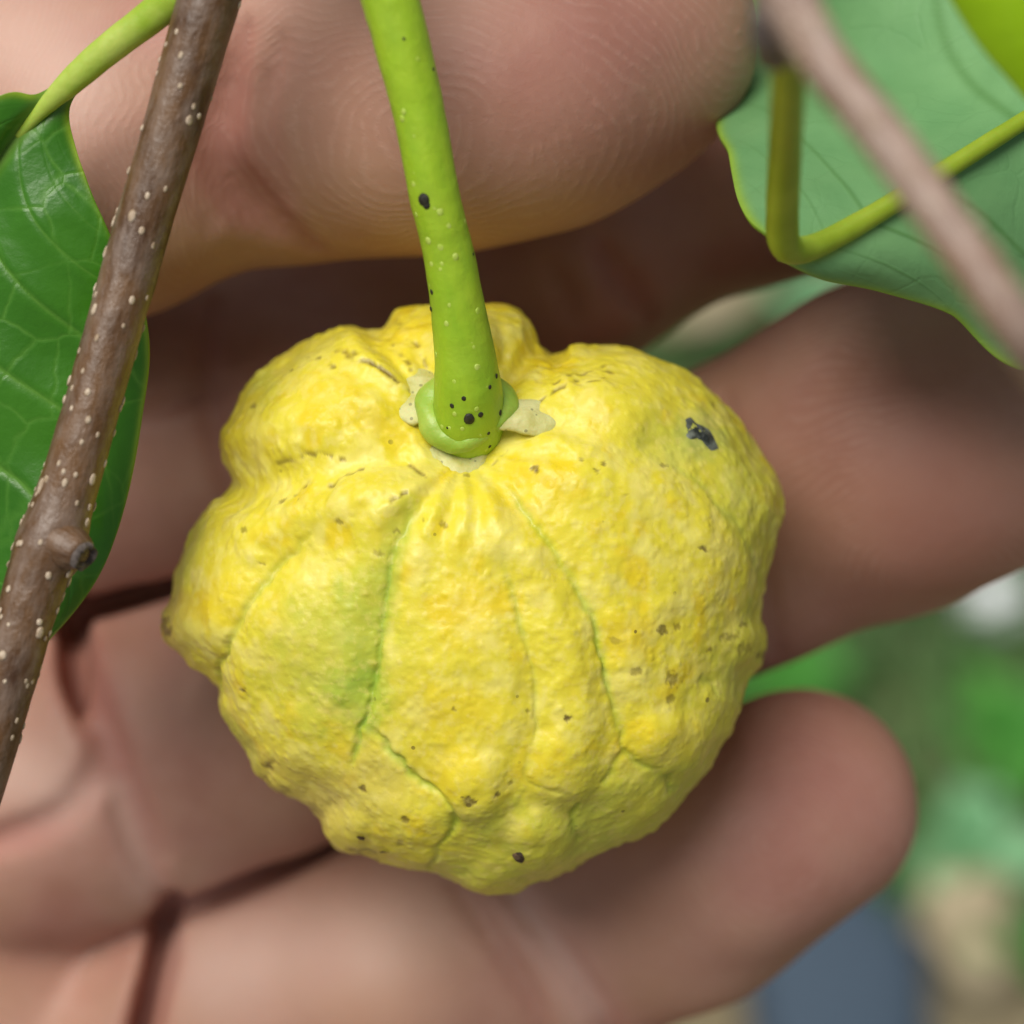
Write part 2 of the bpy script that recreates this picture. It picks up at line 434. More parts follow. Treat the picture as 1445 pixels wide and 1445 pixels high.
weed(1440, 1340, 6, 0.04, WEED, 'small green weed on bare straw coloured soil next to the shoe', 0.5)
def dry(px, py, L, rz, label):
    g = ground_at(px, py); q, f = flat_leaf_mesh(L, L*0.3, 0.14)
    q = q @ np.array(Matrix.Rotation(rz, 3, 'Z')).T + np.array([g[0], g[1], 0.03])
    o = mesh('fallen_leaf', q, f, DRY, world=True, label=label, cat='leaf', group='dry leaves on the ground')
    sm = o.modifiers.new('thickness', 'SOLIDIFY'); sm.thickness = 0.0006
dry(1450, 800, 0.07, 1.2, 'dry tan fallen leaf on the ground just beyond the middle fingertip')
dry(1280, 1330, 0.07, 0.4, 'dry tan fallen leaf lying against the blue shoe')
dry(925, 490, 0.085, 0.5, 'dry tan fallen leaf seen between index and middle fingers')
dry(1390, 1420, 0.08, 2.0, 'dry tan fallen leaf on soil below the small weed')
# white pebble
g = ground_at(1400, 858)
v, f = ico(); bmv = v*np.array([0.030, 0.024, 0.018])
pb = mesh('pebble', bmv + np.array([g[0], g[1], 0.016]), [list(q) for q in f], flat('white_stone', (0.62, 0.66, 0.68), (0.85, 0.87, 0.88), 60, 0.5), world=True,
          label='small white pebble on the grass beneath the middle fingertip', cat='pebble')
ss = pb.modifiers.new('round', 'SUBSURF'); ss.levels = ss.render_levels = 2

# shoe (the photographer's, on the ground)
g = ground_at(1170, 1300)
sh = thing('shoe', (g[0], g[1]-0.13, 0), 'blurred slate blue cloth shoe on the ground under the ring finger', 'shoe')
def shoe_ring(y, hw, zt, zb, n=20, sq=2.6):
    r = []
    for t in np.linspace(0, 2*math.pi, n, endpoint=False):
        c_, s_ = math.cos(t), math.sin(t)
        r.append((hw*np.sign(c_)*abs(c_)**(2/sq), y, (zt+zb)/2 + (zt-zb)/2*np.sign(s_)*abs(s_)**(2/sq)))
    return r
def loft(rings):
    n = len(rings[0]); V = np.array(sum(rings, [])); F = grid_faces(len(rings), n, True).tolist()
    return V, F + [list(range(n))[::-1], [len(V)-n+i for i in range(n)]]
CL = flat('blue_cloth', (0.035, 0.06, 0.09), (0.055, 0.085, 0.125), 400, 0.8, 0.0005)
CLD = flat('dark_cloth', (0.02, 0.03, 0.05), (0.035, 0.05, 0.075), 300, 0.85)
prof = [(-0.15, 0.026, 0.075), (-0.13, 0.034, 0.082), (-0.08, 0.039, 0.085), (-0.02, 0.043, 0.078), (0.04, 0.05, 0.062), (0.09, 0.053, 0.05), (0.12, 0.048, 0.043), (0.138, 0.036, 0.036), (0.146, 0.018, 0.03)]
base = root_loc(sh)
V, F = loft([shoe_ring(y, hw, zt, 0.012) for y, hw, zt in prof]); mesh('upper', V+base, F, CL, sh, world=True)
V, F = loft([shoe_ring(y*1.03, hw*1.08, 0.018, -0.012, sq=4) for y, hw, zt in prof]); mesh('sole', V+base, F, CLD, sh, world=True)
V, F = loft([shoe_ring(y, hw*0.6, 0.088, 0.06) for y, hw in ((-0.125, 0.04), (-0.09, 0.05), (-0.05, 0.045), (-0.03, 0.03))]); mesh('opening', V+base, F, CLD, sh, world=True)
for i in range(5):
    y = -0.02+i*0.02; z = 0.0795-0.0085*i
    th = np.linspace(0, 6.283, 8, endpoint=False)
    q = [[(x, y+0.003*math.cos(t), z+0.003*math.sin(t)-abs(x)*0.35) for t in th] for x in (-0.028, 0, 0.028)]
    V, F = loft(q); mesh('lace', V+base, F, CLD, sh, world=True)

# ================================================================== HAND (signed distance field -> one continuous skin)
ZS = 0.88
def S(v):
    v = np.array(v, float, copy=True); v[..., 2] /= ZS; return v
def cone(Q, a, b, ra, rb):
    ba = b - a; l2 = ba@ba; rr = ra - rb; a2 = l2 - rr*rr; il2 = 1/l2
    pa = Q - a; y = pa@ba; z = y - l2
    x2 = ((pa*l2 - y[:, None]*ba)**2).sum(1)
    y2 = y*y*l2; z2 = z*z*l2
    kk = np.sign(rr)*rr*rr*x2
    o = (np.sqrt(x2*a2*il2) + y*rr)*il2 - ra
    m1 = np.sign(z)*a2*z2 > kk; m2 = np.sign(y)*a2*y2 < kk
    o = np.where(m2, np.sqrt(x2 + y2)*il2 - ra, o)
    return np.where(m1, np.sqrt(x2 + z2)*il2 - rb, o)
def smin(a, b, k):
    h = np.maximum(k - np.abs(a-b), 0)/k; return np.minimum(a, b) - h*h*k*0.25
def smax(a, b, k): return -smin(-a, -b, k)
def chain(pts): return [(S(P(a, b, c)), r) for a, b, c, r in pts]
THUMB = chain([(-430, 470, 152, 12.5), (-120, 270, 141, 11.6), (130, 185, 136, 11.2), (330, 140, 134.5, 9.6), (440, 115, 133.5, 10.3), (600, 88, 132.5, 11.0), (740, 75, 132, 10.3), (858, 52, 131.5, 8.9)])
INDEX = chain([(-230, 820, 160, 11.4), (40, 720, 155, 10.2), (250, 605, 153, 10.3), (600, 420, 156, 9.8), (800, 322, 155, 9.6), (960, 240, 154, 8.8), (1080, 206, 153, 9.0), (1200, 172, 151, 8.2)])
MIDDLE = chain([(-230, 1250, 160, 11.4), (60, 1130, 155, 10.3), (200, 1073, 153, 10.6), (560, 922, 154, 10.2), (800, 828, 153, 10.4), (1030, 737, 150, 9.9), (1250, 632, 147, 10.7), (1420, 562, 144, 10.0), (1520, 525, 142, 8.6)])
RING = chain([(0, 1570, 164, 11.0), (200, 1498, 158, 9.9), (340, 1446, 156, 10.5), (600, 1355, 156, 10.3), (790, 1297, 153, 9.4), (960, 1228, 150, 9.0), (1128, 1136, 147, 7.8)])
PINKY = chain([(30, 1930, 166, 10.0), (300, 1880, 163, 8.8), (600, 1800, 160, 8.3), (850, 1730, 156, 7.8), (1010, 1680, 153, 6.6)])
WRIST = S(P(-1560, 1850, 172)); CMC = S(P(-1250, 1350, 164))
PALM = [(S(P(-230, 820, 160)), S(P(-1480, 1650, 172)), 11.4, 13), (S(P(-230, 1250, 160)), WRIST, 11.2, 14),
        (S(P(0, 1570, 164)), S(P(-1500, 1950, 173)), 10.6, 14), (S(P(30, 1930, 166)), S(P(-1450, 2060, 173)), 10, 14),
        (S(P(-430, 470, 152)), CMC, 12.3, 14), (CMC, WRIST, 14, 14), (S(P(-520, 900, 160)), CMC, 10, 15),
        (S(P(-20, 1300, 158)), S(P(-600, 1420, 166)), 9.3, 13), (S(P(30, 1450, 158.5)), S(P(-500, 1650, 166)), 9.5, 13),
        (S(P(-30, 1010, 158)), S(P(-500, 1150, 165)), 9.3, 12), (S(P(10, 1700, 162)), S(P(-500, 1850, 168)), 9.3, 13),
        (S(P(-1480, 1650, 172)), S(P(-3300, 2550, 190)), 17, 23), (S(P(-1480, 2020, 173)), S(P(-3300, 2900, 190)), 16, 23)]
PADS = [  # soft pads on the palm side: px,py,depth,r
    (620, 150, 127.5, 7.6), (760, 120, 127.5, 7.0), (150, 230, 130.5, 8.0),
    (1260, 650, 142, 7.8), (1340, 640, 140.5, 7.4), (800, 830, 147, 7.3), (380, 1010, 147, 7.6),
    (1040, 1195, 144, 6.6), (420, 600, 148, 7.4), (560, 1390, 150, 7.4), (800, 340, 149, 7)]
def finger(Q, ch):
    d = None
    for (a, ra), (b, rb) in zip(ch[:-1], ch[1:]):
        e = cone(Q, a, b, ra, rb); d = e if d is None else smin(d, e, 2.2)
    return d
def fields(Q):
    return [finger(Q, c) for c in (THUMB, INDEX, MIDDLE, RING, PINKY)]
PADS_BY = {0: (0, 1, 2), 1: (8, 10), 2: (3, 4, 5, 6), 3: (7, 9), 4: ()}
def hand_base(V, parts=False):
    Q = S(V); fs = fields(Q)
    for k_, ids in PADS_BY.items():
        for i in ids:
            a, b, c, r = PADS[i]; e = np.linalg.norm(Q - S(P(a, b, c)), axis=1) - r
            fs[k_] = smin(fs[k_], e, 3.5)
    p = None
    for a, b, ra, rb in PALM:
        e = cone(Q, a, b, ra, rb); p = e if p is None else smin(p, e, 3.0)
    f = fs[1]
    for e in fs[2:]: f = smin(f, e, 0.25)
    d = smin(f, p, 1.2); d = smin(d, fs[0], 1.2)
    return (d, fs, p) if parts else d
def hit(px, py, d0=105.0, d1=175.0):
    px = np.atleast_1d(np.asarray(px, float)); py = np.atleast_1d(np.asarray(py, float)); d = np.full(px.shape, d0)
    for _ in range(60):
        V = np.stack([(px-722.5)/FPX*d, (722.5-py)/FPX*d, -d], 1)
        d = np.minimum(d + np.maximum(hand_base(V), -0.5)*0.8, d1)
    return V
CREASES = [  # photo polylines, groove radius, redness
    ([(345, 40), (318, 120), (305, 190), (322, 250), (375, 310), (440, 352)], 1.5, 1.0),
    ([(395, 60), (372, 140), (372, 210), (400, 280)], 0.5, 0.5),
    ([(270, 60), (255, 150), (262, 240), (300, 320)], 0.45, 0.4),
    ([(838, 335), (862, 370), (890, 410), (920, 450)], 0.8, 0.8),
    ([(772, 375), (790, 405), (812, 450)], 0.5, 0.5),
    ([(108, 850), (120, 960), (150, 1060), (185, 1180), (232, 1275)], 1.0, 1.0),
    ([(150, 1020), (180, 1110), (230, 1210)], 0.5, 0.6),
    ([(-120, 1225), (0, 1185), (85, 1150), (130, 1090), (150, 1040)], 0.8, 0.9),
    ([(240, 1275), (228, 1340), (212, 1400), (196, 1470), (180, 1560)], 1.2, 1.0),
    ([(690, 1220), (735, 1280), (790, 1345), (850, 1430), (880, 1500)], 0.8, 0.9),
    ([(640, 1240), (690, 1310), (745, 1400), (775, 1480)], 0.45, 0.4),
    ([(1020, 560), (1050, 680), (1075, 800), (1100, 930)], 0.45, 0.4),
    ([(300, 430), (290, 520), (310, 640), (340, 730)], 0.5, 0.5),
    ([(320, 540), (255, 560), (200, 590)], 0.35, 0.3),
]
SLOTS = [([(60, 876), (130, 858), (235, 828), (330, 795), (400, 770)], 0.7, (0.3, 1.6, 2.9, 4.2)), ([(215, 1296), (250, 1282), (320, 1254), (400, 1220), (480, 1186)], 0.6, (0.3, 1.4, 2.5)),
         ([(112, 845), (104, 900), (106, 950), (118, 1020)], 0.75, (0.3, 1.6, 2.9, 4.2)), ([(246, 1262), (232, 1300), (220, 1360), (206, 1420), (186, 1510), (170, 1600)], 0.6, (0.3, 1.5, 2.7, 3.9))]
CR = []
def taper(n, r): return r*np.clip(1.25*np.sin(np.linspace(0.12, math.pi-0.12, n)), 0, 1)
for poly, r, red in CREASES:
    q = catmull(np.array(poly, float), 14); CR.append((hit(q[:, 0], q[:, 1]), taper(14, r), red))
for poly, r, offs in SLOTS:
    q = catmull(np.array(poly, float), 14); h_ = hit(q[:, 0], q[:, 1])
    for off in offs: CR.append((h_*(1 + off/150), taper(14, r), 0.8))
def crease_d(V, pts, rad):
    """distance to the tapered groove: negative inside it"""
    best = np.full(len(V), 1e9)
    for a, b, ra, rb in zip(pts[:-1], pts[1:], rad[:-1], rad[1:]):
        ab = b-a; l2 = ab@ab
        if l2 < 1e-9 or l2 > 120: continue
        t = np.clip(((V-a)@ab)/l2, 0, 1); best = np.minimum(best, np.linalg.norm(V - a - t[:, None]*ab, axis=1) - ra - t*(rb-ra))
    return best
def hand_sdf(V):
    d = hand_base(V)
    for pts, r, red in CR:
        lo, hi = pts.min(0)-4, pts.max(0)+4
        m = np.all((V > lo) & (V < hi), axis=1)
        if m.any(): d[m] = smax(d[m], -crease_d(V[m], pts, r), 1.2)
    return d + 0.10*vnoise(V, 0.22, 3)
H = 0.62
lo = np.array([-205., -185., -215.]); hi = np.array([62., 52., -112.])
NB = 5
nc = np.ceil((hi-lo)/(H*NB)).astype(int); nf = nc*NB + 1
ax = [lo[i] + H*NB*(np.arange(nc[i])+0.5) for i in range(3)]
G = np.stack(np.meshgrid(*ax, indexing='ij'), -1).reshape(-1, 3)
dc = hand_base(G); near = (np.abs(dc) < H*NB*1.25 + 1.2).reshape(nc); sgn = np.where(dc > 0, 9.0, -9.0).reshape(nc)
vals = np.full(nf, 9.0, np.float32)
vals[:-1, :-1, :-1] = np.repeat(np.repeat(np.repeat(sgn, NB, 0), NB, 1), NB, 2)
need = np.zeros(nf, bool)
b3 = np.repeat(np.repeat(np.repeat(near, NB, 0), NB, 1), NB, 2)
for dx in (0, 1):
    for dy in (0, 1):
        for dz in (0, 1):
            need[dx:dx+b3.shape[0], dy:dy+b3.shape[1], dz:dz+b3.shape[2]] |= b3
ii = np.argwhere(need); pts = lo + ii*H
out = np.concatenate([hand_sdf(pts[s:s+400000]) for s in range(0, len(pts), 400000)])
vals[ii[:, 0], ii[:, 1], ii[:, 2]] = out
def surface_nets(vals, lo, h):
    ins = vals < 0
    c = [vals[dx:vals.shape[0]-1+dx, dy:vals.shape[1]-1+dy, dz:vals.shape[2]-1+dz] for dx in (0, 1) for dy in (0, 1) for dz in (0, 1)]
    cnt = sum((q < 0).astype(np.int8) for q in c); act = (cnt > 0) & (cnt < 8)
    idx = np.argwhere(act); cv = np.stack([q[act] for q in c], 1)
    off = np.array([(dx, dy, dz) for dx in (0, 1) for dy in (0, 1) for dz in (0, 1)], float)
    acc = np.zeros((len(idx), 3)); num = np.zeros(len(idx))
    for a in range(8):
        for b in range(a+1, 8):
            if np.abs(off[a]-off[b]).sum() != 1: continue
            m = (cv[:, a] < 0) != (cv[:, b] < 0); t = cv[m, a]/(cv[m, a]-cv[m, b])
            acc[m] += off[a] + t[:, None]*(off[b]-off[a]); num[m] += 1
    V = lo + (idx + acc/num[:, None])*h
    vid = np.full(act.shape, -1, np.int64); vid[act] = np.arange(len(idx))
    F = []
    for axis in range(3):
        a = [slice(None)]*3; b = [slice(None)]*3; a[axis] = slice(0, -1); b[axis] = slice(1, None)
        s0, s1 = ins[tuple(a)], ins[tuple(b)]; e = np.argwhere(s0 != s1); u, v = [(1, 2), (2, 0), (0, 1)][axis]
        ok = (e[:, u] > 0) & (e[:, v] > 0) & (e[:, u] < vals.shape[u]-1) & (e[:, v] < vals.shape[v]-1); e = e[ok]
        fl = s0[e[:, 0], e[:, 1], e[:, 2]]
        q = []
        for du, dv in ((-1, -1), (0, -1), (0, 0), (-1, 0)):
            k_ = e.copy(); k_[:, u] += du; k_[:, v] += dv; q.append(vid[k_[:, 0], k_[:, 1], k_[:, 2]])
        q = np.stack(q, 1); q[~fl] = q[~fl][:, ::-1]; F.append(q)
    return V, np.vstack(F)
HV, HF = surface_nets(vals, lo, H)
for _ in range(2):
    e = 0.05
    d = hand_sdf(HV); gr = np.stack([(hand_sdf(HV + np.eye(3)[i]*e) - d)/e for i in range(3)], 1)
    g2 = np.maximum((gr**2).sum(1), 0.2); HV = HV - np.clip(d/g2, -0.4, 0.4)[:, None]*gr
hn = gr/np.sqrt(g2)[:, None]
d, fs, pl = hand_base(HV, True); own = np.argmin(np.stack(fs + [pl], 1), 1)
hx, hy = PX(HV)
red = np.zeros(len(HV))
for pts, r, rd in CR: red = np.maximum(red, rd*np.exp(-np.maximum(crease_d(HV, pts, r)+0.3, 0)**2/(2*0.7**2)))
red *= 0.6
# fingertip flush
for (a, b), rr in (((1290, 700), 150), ((1130, 1120), 130), ((900, 120), 190)):
    red = np.maximum(red, 0.42*np.exp(-((hx-a)**2+(hy-b)**2)/(2*rr**2))*(hn[:, 2] > -0.2))
red = np.maximum(red, 0.30*sstep(0.1, 0.6, fbm(HV, 0.11, 2, 4)))
pale = np.zeros(len(HV))
for poly, w in (([(715, 1235), (760, 1310), (830, 1420)], 26), ([(160, 1120), (205, 1250)], 18), ([(20, 1090), (90, 1120)], 40), ([(330, 1340), (450, 1330), (560, 1300)], 60), ([(20, 60), (90, 110)], 60)):
    dd, _p = seg_dist(hx, hy, poly); pale = np.maximum(pale, np.exp(-dd**2/(2*w*w)))
ph = np.zeros(len(HV)); mk = np.zeros(len(HV))
warp = 1.3*vnoise(HV, 0.16, 21) + 0.6*vnoise(HV, 0.4, 22)
def crx(y): return np.interp(y, [-200, 40, 120, 190, 250, 310, 352, 600], [360, 345, 318, 305, 322, 375, 440, 640])
m = own == 0; tip = m & (hx > crx(hy)); prox = m & ~tip
dx = (hx-585)/23.5; dy = (hy-180)/23.5
ph[tip] = (np.sqrt((dx*0.62)**2 + (dy*1.0)**2 + 0.6) + warp)[tip]; mk[tip] = 0.75*sstep(-0.55, 0.15, vnoise(HV, 0.15, 25))[tip]
ph[prox] = ((hx-crx(hy)*0.55)/23.5*0.8 + (hy/23.5)*0.25 + 1.5*warp)[prox]; mk[prox] = 0.55
m = own == 2
dx = (hx-1300)/22.5; dy = (hy-800)/22.5
ph[m] = (np.sqrt((dx*0.8)**2 + (dy*1.05)**2 + 0.5) + warp)[m]; mk[m] = (1.5*sstep(1000, 1180, hx)*sstep(-0.6, 0.1, vnoise(HV, 0.15, 26)))[m]
m = own == 3
dx = (hx-1090)/21.5; dy = (hy-1180)/21.5
ph[m] = (np.sqrt(dx**2 + dy**2 + 0.5) + warp)[m]; mk[m] = 0.8*(sstep(880, 980, hx))[m]
m = own == 1
ph[m] = ((hx*0.92 - hy*0.38)/20.5 + warp)[m]; mk[m] = 0.35*(sstep(900, 1000, hx))[m]
hand = mesh('hand', HV, HF, SKIN, attrs={'red': red, 'pale': pale, 'phase': ph, 'mask': mk},
            label='left hand with curled fingers cradling the yellow fruit, thumb behind its stalk', cat='hand')
# fingernails on the far side of each fingertip
for ch in (THUMB, INDEX, MIDDLE, RING, PINKY):
    un = lambda v: v*np.array([1, 1, ZS])
    a, b = un(ch[-2][0]), un(ch[-1][0]); r = ch[-1][1]; t = (b-a)/np.linalg.norm(b-a)
    back = np.array([0, 0, -1.0]); back -= t*(back@t); back /= np.linalg.norm(back); sdv = np.cross(t, back)
    nu, nv = 12, 13; q = []
    for i in range(nu):
        for j in range(nv):
            s = j/(nv-1)*2-1; u = i/(nu-1); an = s*1.05*(1-0.25*max(0, abs(2*u-1)-0.6)); ce = b + t*(-r*0.75 + u*r*1.45*(1-0.12*s*s))
            dr = back*math.cos(an) + sdv*math.sin(an); q.append((ce, dr))
    ce = np.array([x[0] for x in q]); dr = np.array([x[1] for x in q]); tt = np.full(len(ce), r*1.8)
    for _ in range(40):
        tt -= np.clip(finger(S(ce + dr*tt[:, None]), ch), -1, 1)*0.7
    V = ce + dr*(tt + 0.22)[:, None]
    o = mesh('fingernail', V, grid_faces(nu, nv), NAIL, hand)
    sm = o.modifiers.new('thickness', 'SOLIDIFY'); sm.thickness = 0.0004; sm.offset = 0

# ================================================================== FRUIT
OUT = [(640, 434), (600, 436), (560, 442), (510, 462), (450, 478), (400, 500), (350, 535), (325, 590), (315, 640), (306, 688), (275, 735), (248, 790), (236, 830), (228, 880), (236, 908), (262, 935),
       (290, 965), (310, 1010), (345, 1060), (390, 1105), (440, 1145), (482, 1190), (510, 1195), (560, 1215), (610, 1234), (690, 1251), (760, 1245), (830, 1215), (890, 1185), (960, 1130), (1010, 1075),
       (1040, 1010), (1062, 960), (1078, 920), (1083, 860), (1092, 790), (1107, 720), (1104, 675), (1075, 630), (1045, 590), (1000, 545), (950, 515), (890, 496), (830, 488), (795, 490), (760, 467), (720, 446), (690, 438)]
FC = np.array([668.0, 850.0]); FD = 131.0; ZF = 13.2; ZB = 12.6
op = catmull(np.array(OUT, float), 1200, closed=True) - FC
oa = np.arctan2(-op[:, 1], op[:, 0]); orr = np.hypot(op[:, 0], op[:, 1]); o_ = np.argsort(oa); oa, orr = oa[o_], orr[o_]
NA, NL = 800, 420
A = np.linspace(-math.pi, math.pi, NA, endpoint=False)
LA = np.linspace(-math.pi/2, math.pi/2, NL+2)[1:-1]
LA = LA + 0.0
RR = np.interp(A, oa, orr, period=2*math.pi)*0.984 - 3
# the outline's fine notches fade away from the rim
RS = RR.copy(); ker = np.hanning(91); ker /= ker.sum(); RS = np.convolve(np.concatenate([RR[-60:], RR, RR[:60]]), ker, 'same')[60:-60]
mm = FD/FPX
wr = np.exp(-(LA/0.55)**2)[:, None]
Rg = RS[None, :]*(1-wr) + RR[None, :]*wr
cl = np.cos(LA)[:, None]**0.92; sl_ = np.sin(LA)[:, None]
fx = FC[0]-722.5 + Rg*cl*np.cos(A); fy = 722.5-FC[1] + Rg*cl*np.sin(A)
Zd = np.where(sl_ > 0, ZF, ZB)*np.sign(sl_)*np.abs(sl_)**0.95 + 0*fx
B0 = np.stack([fx*mm, fy*mm, -FD + Zd], -1)
def gnorm(Gd):
    du = np.roll(Gd, -1, 1) - np.roll(Gd, 1, 1); dv = np.gradient(Gd, axis=0)
    nn = np.cross(du, dv); return nn/np.maximum(np.linalg.norm(nn, axis=2), 1e-9)[..., None]
N0 = gnorm(B0); FV = B0.reshape(-1, 3); FN = N0.reshape(-1, 3)
qx, qy = PX(FV); front = sstep(-0.25, 0.1, np.repeat(LA, NA))
wobx = qx + 5*vnoise(FV, 0.9, 41) + 2.5*vnoise(FV, 2.2, 43); woby = qy + 5*vnoise(FV, 0.9, 42) + 2.5*vnoise(FV, 2.2, 44)
def groove(poly, w, soft=True):
    pl_ = catmull(np.array(poly, float), len(poly)*3)
    d_ = np.full(len(FV), 1e4); p_ = np.zeros(len(FV)); mg = 110
    m = (front > 0) & (wobx > pl_[:, 0].min()-mg) & (wobx < pl_[:, 0].max()+mg) & (woby > pl_[:, 1].min()-mg) & (woby < pl_[:, 1].max()+mg)
    d_[m], p_[m] = seg_dist(wobx[m], woby[m], pl_)
    end = sstep(-0.01, 0.16, p_)*sstep(1.01, 0.84, p_) if soft else 1
    return d_, end, p_
disp = np.zeros(len(FV)); col = np.zeros((len(FV), 3))
blot = fbm(FV, 0.28, 3, 2); blot2 = fbm(FV, 0.75, 3, 6); blot3 = fbm(FV, 1.9, 3, 8); blot4 = vnoise(FV, 6.0, 9)
# --- colour
Ylw = np.array([0.765, 0.67, 0.05]); PaleY = np.array([0.82, 0.735, 0.17]); Org = np.array([0.785, 0.60, 0.014]); Lime = np.array([0.50, 0.55, 0.075]); Grn = np.array([0.27, 0.46, 0.045]); Bei = np.array([0.60, 0.49, 0.14]); Brn = np.array([0.13, 0.075, 0.025])
def mixc(c, f, t): return c*(1-f[:, None]) + t*f[:, None]
col[:] = Ylw
col = mixc(col, 0.75*sstep(-0.05, 0.5, blot2), PaleY)
col = mixc(col, 0.8*sstep(0.12, 0.55, fbm(FV, 0.5, 3, 31)), Org)
col = mixc(col, 0.55*sstep(0.1, 0.5, blot3), PaleY)
def spot(x, y, rx, ry, amt, c, rot=0.0, nz=0.5):
    global col
    cx, sx = math.cos(rot), math.sin(rot); u = ((qx-x)*cx + (qy-y)*sx)/rx; v = (-(qx-x)*sx + (qy-y)*cx)/ry
    q = np.hypot(u, v) + nz*blot2 + 0.3*nz*blot3
    col = mixc(col, amt*sstep(1.25, 0.35, q)*front, np.asarray(c))
# greener regions
spot(470, 930, 110, 120, 0.6, Lime); spot(500, 985, 50, 55, 0.6, Grn); spot(512, 880, 45, 110, 0.3, Grn, 0.1)
spot(560, 770, 22, 90, 0.55, Lime, 0.25); spot(350, 560, 50, 90, 0.5, Lime); spot(260, 790, 26, 70, 0.6, Lime, 0.4)
spot(880, 1150, 250, 85, 0.85, Lime*1.12, -0.35); spot(1050, 960, 70, 150, 0.6, Lime, 0.3); spot(1060, 720, 50, 160, 0.45, Lime, -0.35)
spot(680, 1150, 60, 30, 0.6, Lime); spot(640, 1230, 160, 30, 0.55, Lime); spot(940, 625, 60, 40, 0.5, Lime, 0.5)
spot(430, 1120, 120, 40, 0.6, Bei, 0.7); spot(520, 1110, 70, 60, 0.5, Bei); spot(255, 880, 34, 45, 0.6, Bei)
spot(350, 1060, 90, 18, 0.6, Lime, 0.95)
# orange regions
spot(345, 600, 50, 60, 0.55, Org); spot(540, 590, 90, 40, 0.6, Org, 0.2); spot(660, 860, 50, 60, 0.6, Org); spot(640, 1000, 70, 45, 0.5, Org); spot(890, 900, 45, 45, 0.65, Org)
spot(740, 690, 60, 80, 0.5, Org, 0.5); spot(640, 1080, 60, 45, 0.55, Org); spot(310, 850, 45, 60, 0.5, Org); spot(760, 500, 60, 40, 0.5, Org); spot(560, 480, 60, 40, 0.4, Org)
# --- form: dips, lobes, folds
ds = np.hypot((qx-655)/1.15, (qy-608))
disp -= 2.6*np.exp(-(ds/78)**2)*front
disp += 0.45*np.exp(-((ds-150)/60)**2)*front*(0.7+0.3*np.sin(np.arctan2(qy-608, qx-655)*5+0.6))
FOLD = [([(590, 612), (520, 640), (430, 662), (350, 682), (296, 700)], 26, 1.5), ([(690, 540), (722, 512), (760, 496), (805, 484)], 22, 1.5), ([(612, 548), (585, 510), (545, 468), (500, 440)], 20, 0.9),
        ([(700, 655), (742, 722), (800, 800), (842, 885), (866, 985), (880, 1062)], 17, 0.5), ([(590, 690), (562, 770), (542, 850), (530, 930), (514, 1018)], 15, 0.32), ([(450, 735), (385, 800), (342, 862), (320, 915), (303, 962), (312, 1010)], 15, 0.38),
        ([(760, 600), (860, 618), (950, 642), (1020, 705), (1070, 790)], 22, 0.45), ([(708, 760), (722, 850), (750, 930), (758, 1020), (742, 1092)], 16, 0.3), ([(760, 700), (850, 790), (930, 870)], 20, 0.28)]
for poly, w, amp in FOLD:
    d_, e_, p_ = groove(poly, w); disp -= amp*e_*front*np.exp(-(d_/(1.5*w))**2)*0.75; disp += 0.30*amp*e_*front*np.exp(-((d_-2.4*w)/(1.3*w))**2)
VEIN = [([(700, 655), (742, 722), (800, 800), (842, 885), (866, 985), (882, 1062), (905, 1078), (945, 1092)], 4.5, 0.5, Grn), ([(590, 690), (562, 770), (542, 850), (530, 930), (514, 1018), (496, 1060), (486, 1100)], 4.5, 0.5, Grn),
        ([(514, 1018), (545, 1060), (590, 1100), (640, 1128), (642, 1165), (620, 1195), (604, 1232)], 4.5, 0.55, Grn), ([(450, 735), (385, 800), (342, 862), (320, 915), (303, 962), (310, 1010)], 4.5, 0.5, Lime),
        ([(708, 760), (722, 850), (750, 930), (758, 1020), (744, 1090), (775, 1110), (810, 1112)], 4, 0.28, Lime), ([(882, 1062), (862, 1090), (850, 1105)], 5, 0.4, Grn), ([(818, 1125), (806, 1160), (818, 1190)], 6, 0.5, Grn),
        ([(940, 1082), (938, 1102), (942, 1118)], 6, 0.5, Grn), ([(990, 955), (1006, 970), (1012, 985)], 5, 0.3, Lime), ([(392, 1050), (388, 1075), (380, 1095)], 4, 0.3, Bei), ([(940, 640), (1000, 690), (1050, 760), (1075, 830)], 4, 0.2, Lime)]
for poly, w, amp, cc in VEIN:
    d_, e_, p_ = groove(poly, w); e_ = e_*(0.55+0.45*sstep(-0.5, 0.4, vnoise(FV, 0.35, 77))); disp -= 0.45*amp*e_*front*np.exp(-(d_/w)**2)
    col = mixc(col, 0.62*np.clip(e_*front*np.exp(-(d_/(w*1.2))**2), 0, 1), cc*0.95)
# overlapping scale edges and knobs near the lower rim
for x, y, r, h in ((668, 1108, 44, 0.8), (790, 1085, 50, 0.6), (945, 1045, 44, 0.9), (765, 1185, 44, 0.8), (560, 1180, 60, 0.6), (700, 1245, 40, 0.5), (490, 1170, 30, 0.6), (250, 885, 30, 0.5), (900, 1130, 50, 0.4), (1010, 1010, 40, 0.5), (1060, 910, 30, 0.5), (390, 1090, 40, 0.5), (880, 560, 60, 0.5), (470, 500, 60, 0.4)):
    q = np.hypot(qx-x, qy-y)/r; disp += h*front*np.exp(-q**4)*0.8
    col = mixc(col, 0.45*front*np.exp(-q**2), Ylw*1.03)
disp += 0.42*fbm(FV, 0.20, 2, 11) + 0.075*fbm(FV, 0.6, 2, 12) + 0.035*vnoise(FV, 1.6, 13) + 0.045*np.maximum(vnoise(FV, 2.6, 14), 0)
rim = np.exp(-(np.repeat(LA, NA)/0.35)**2)
disp += 0.16*rim*vnoise(FV, 0.95, 15) + 0.11*rim*np.abs(vnoise(FV, 1.5, 16))
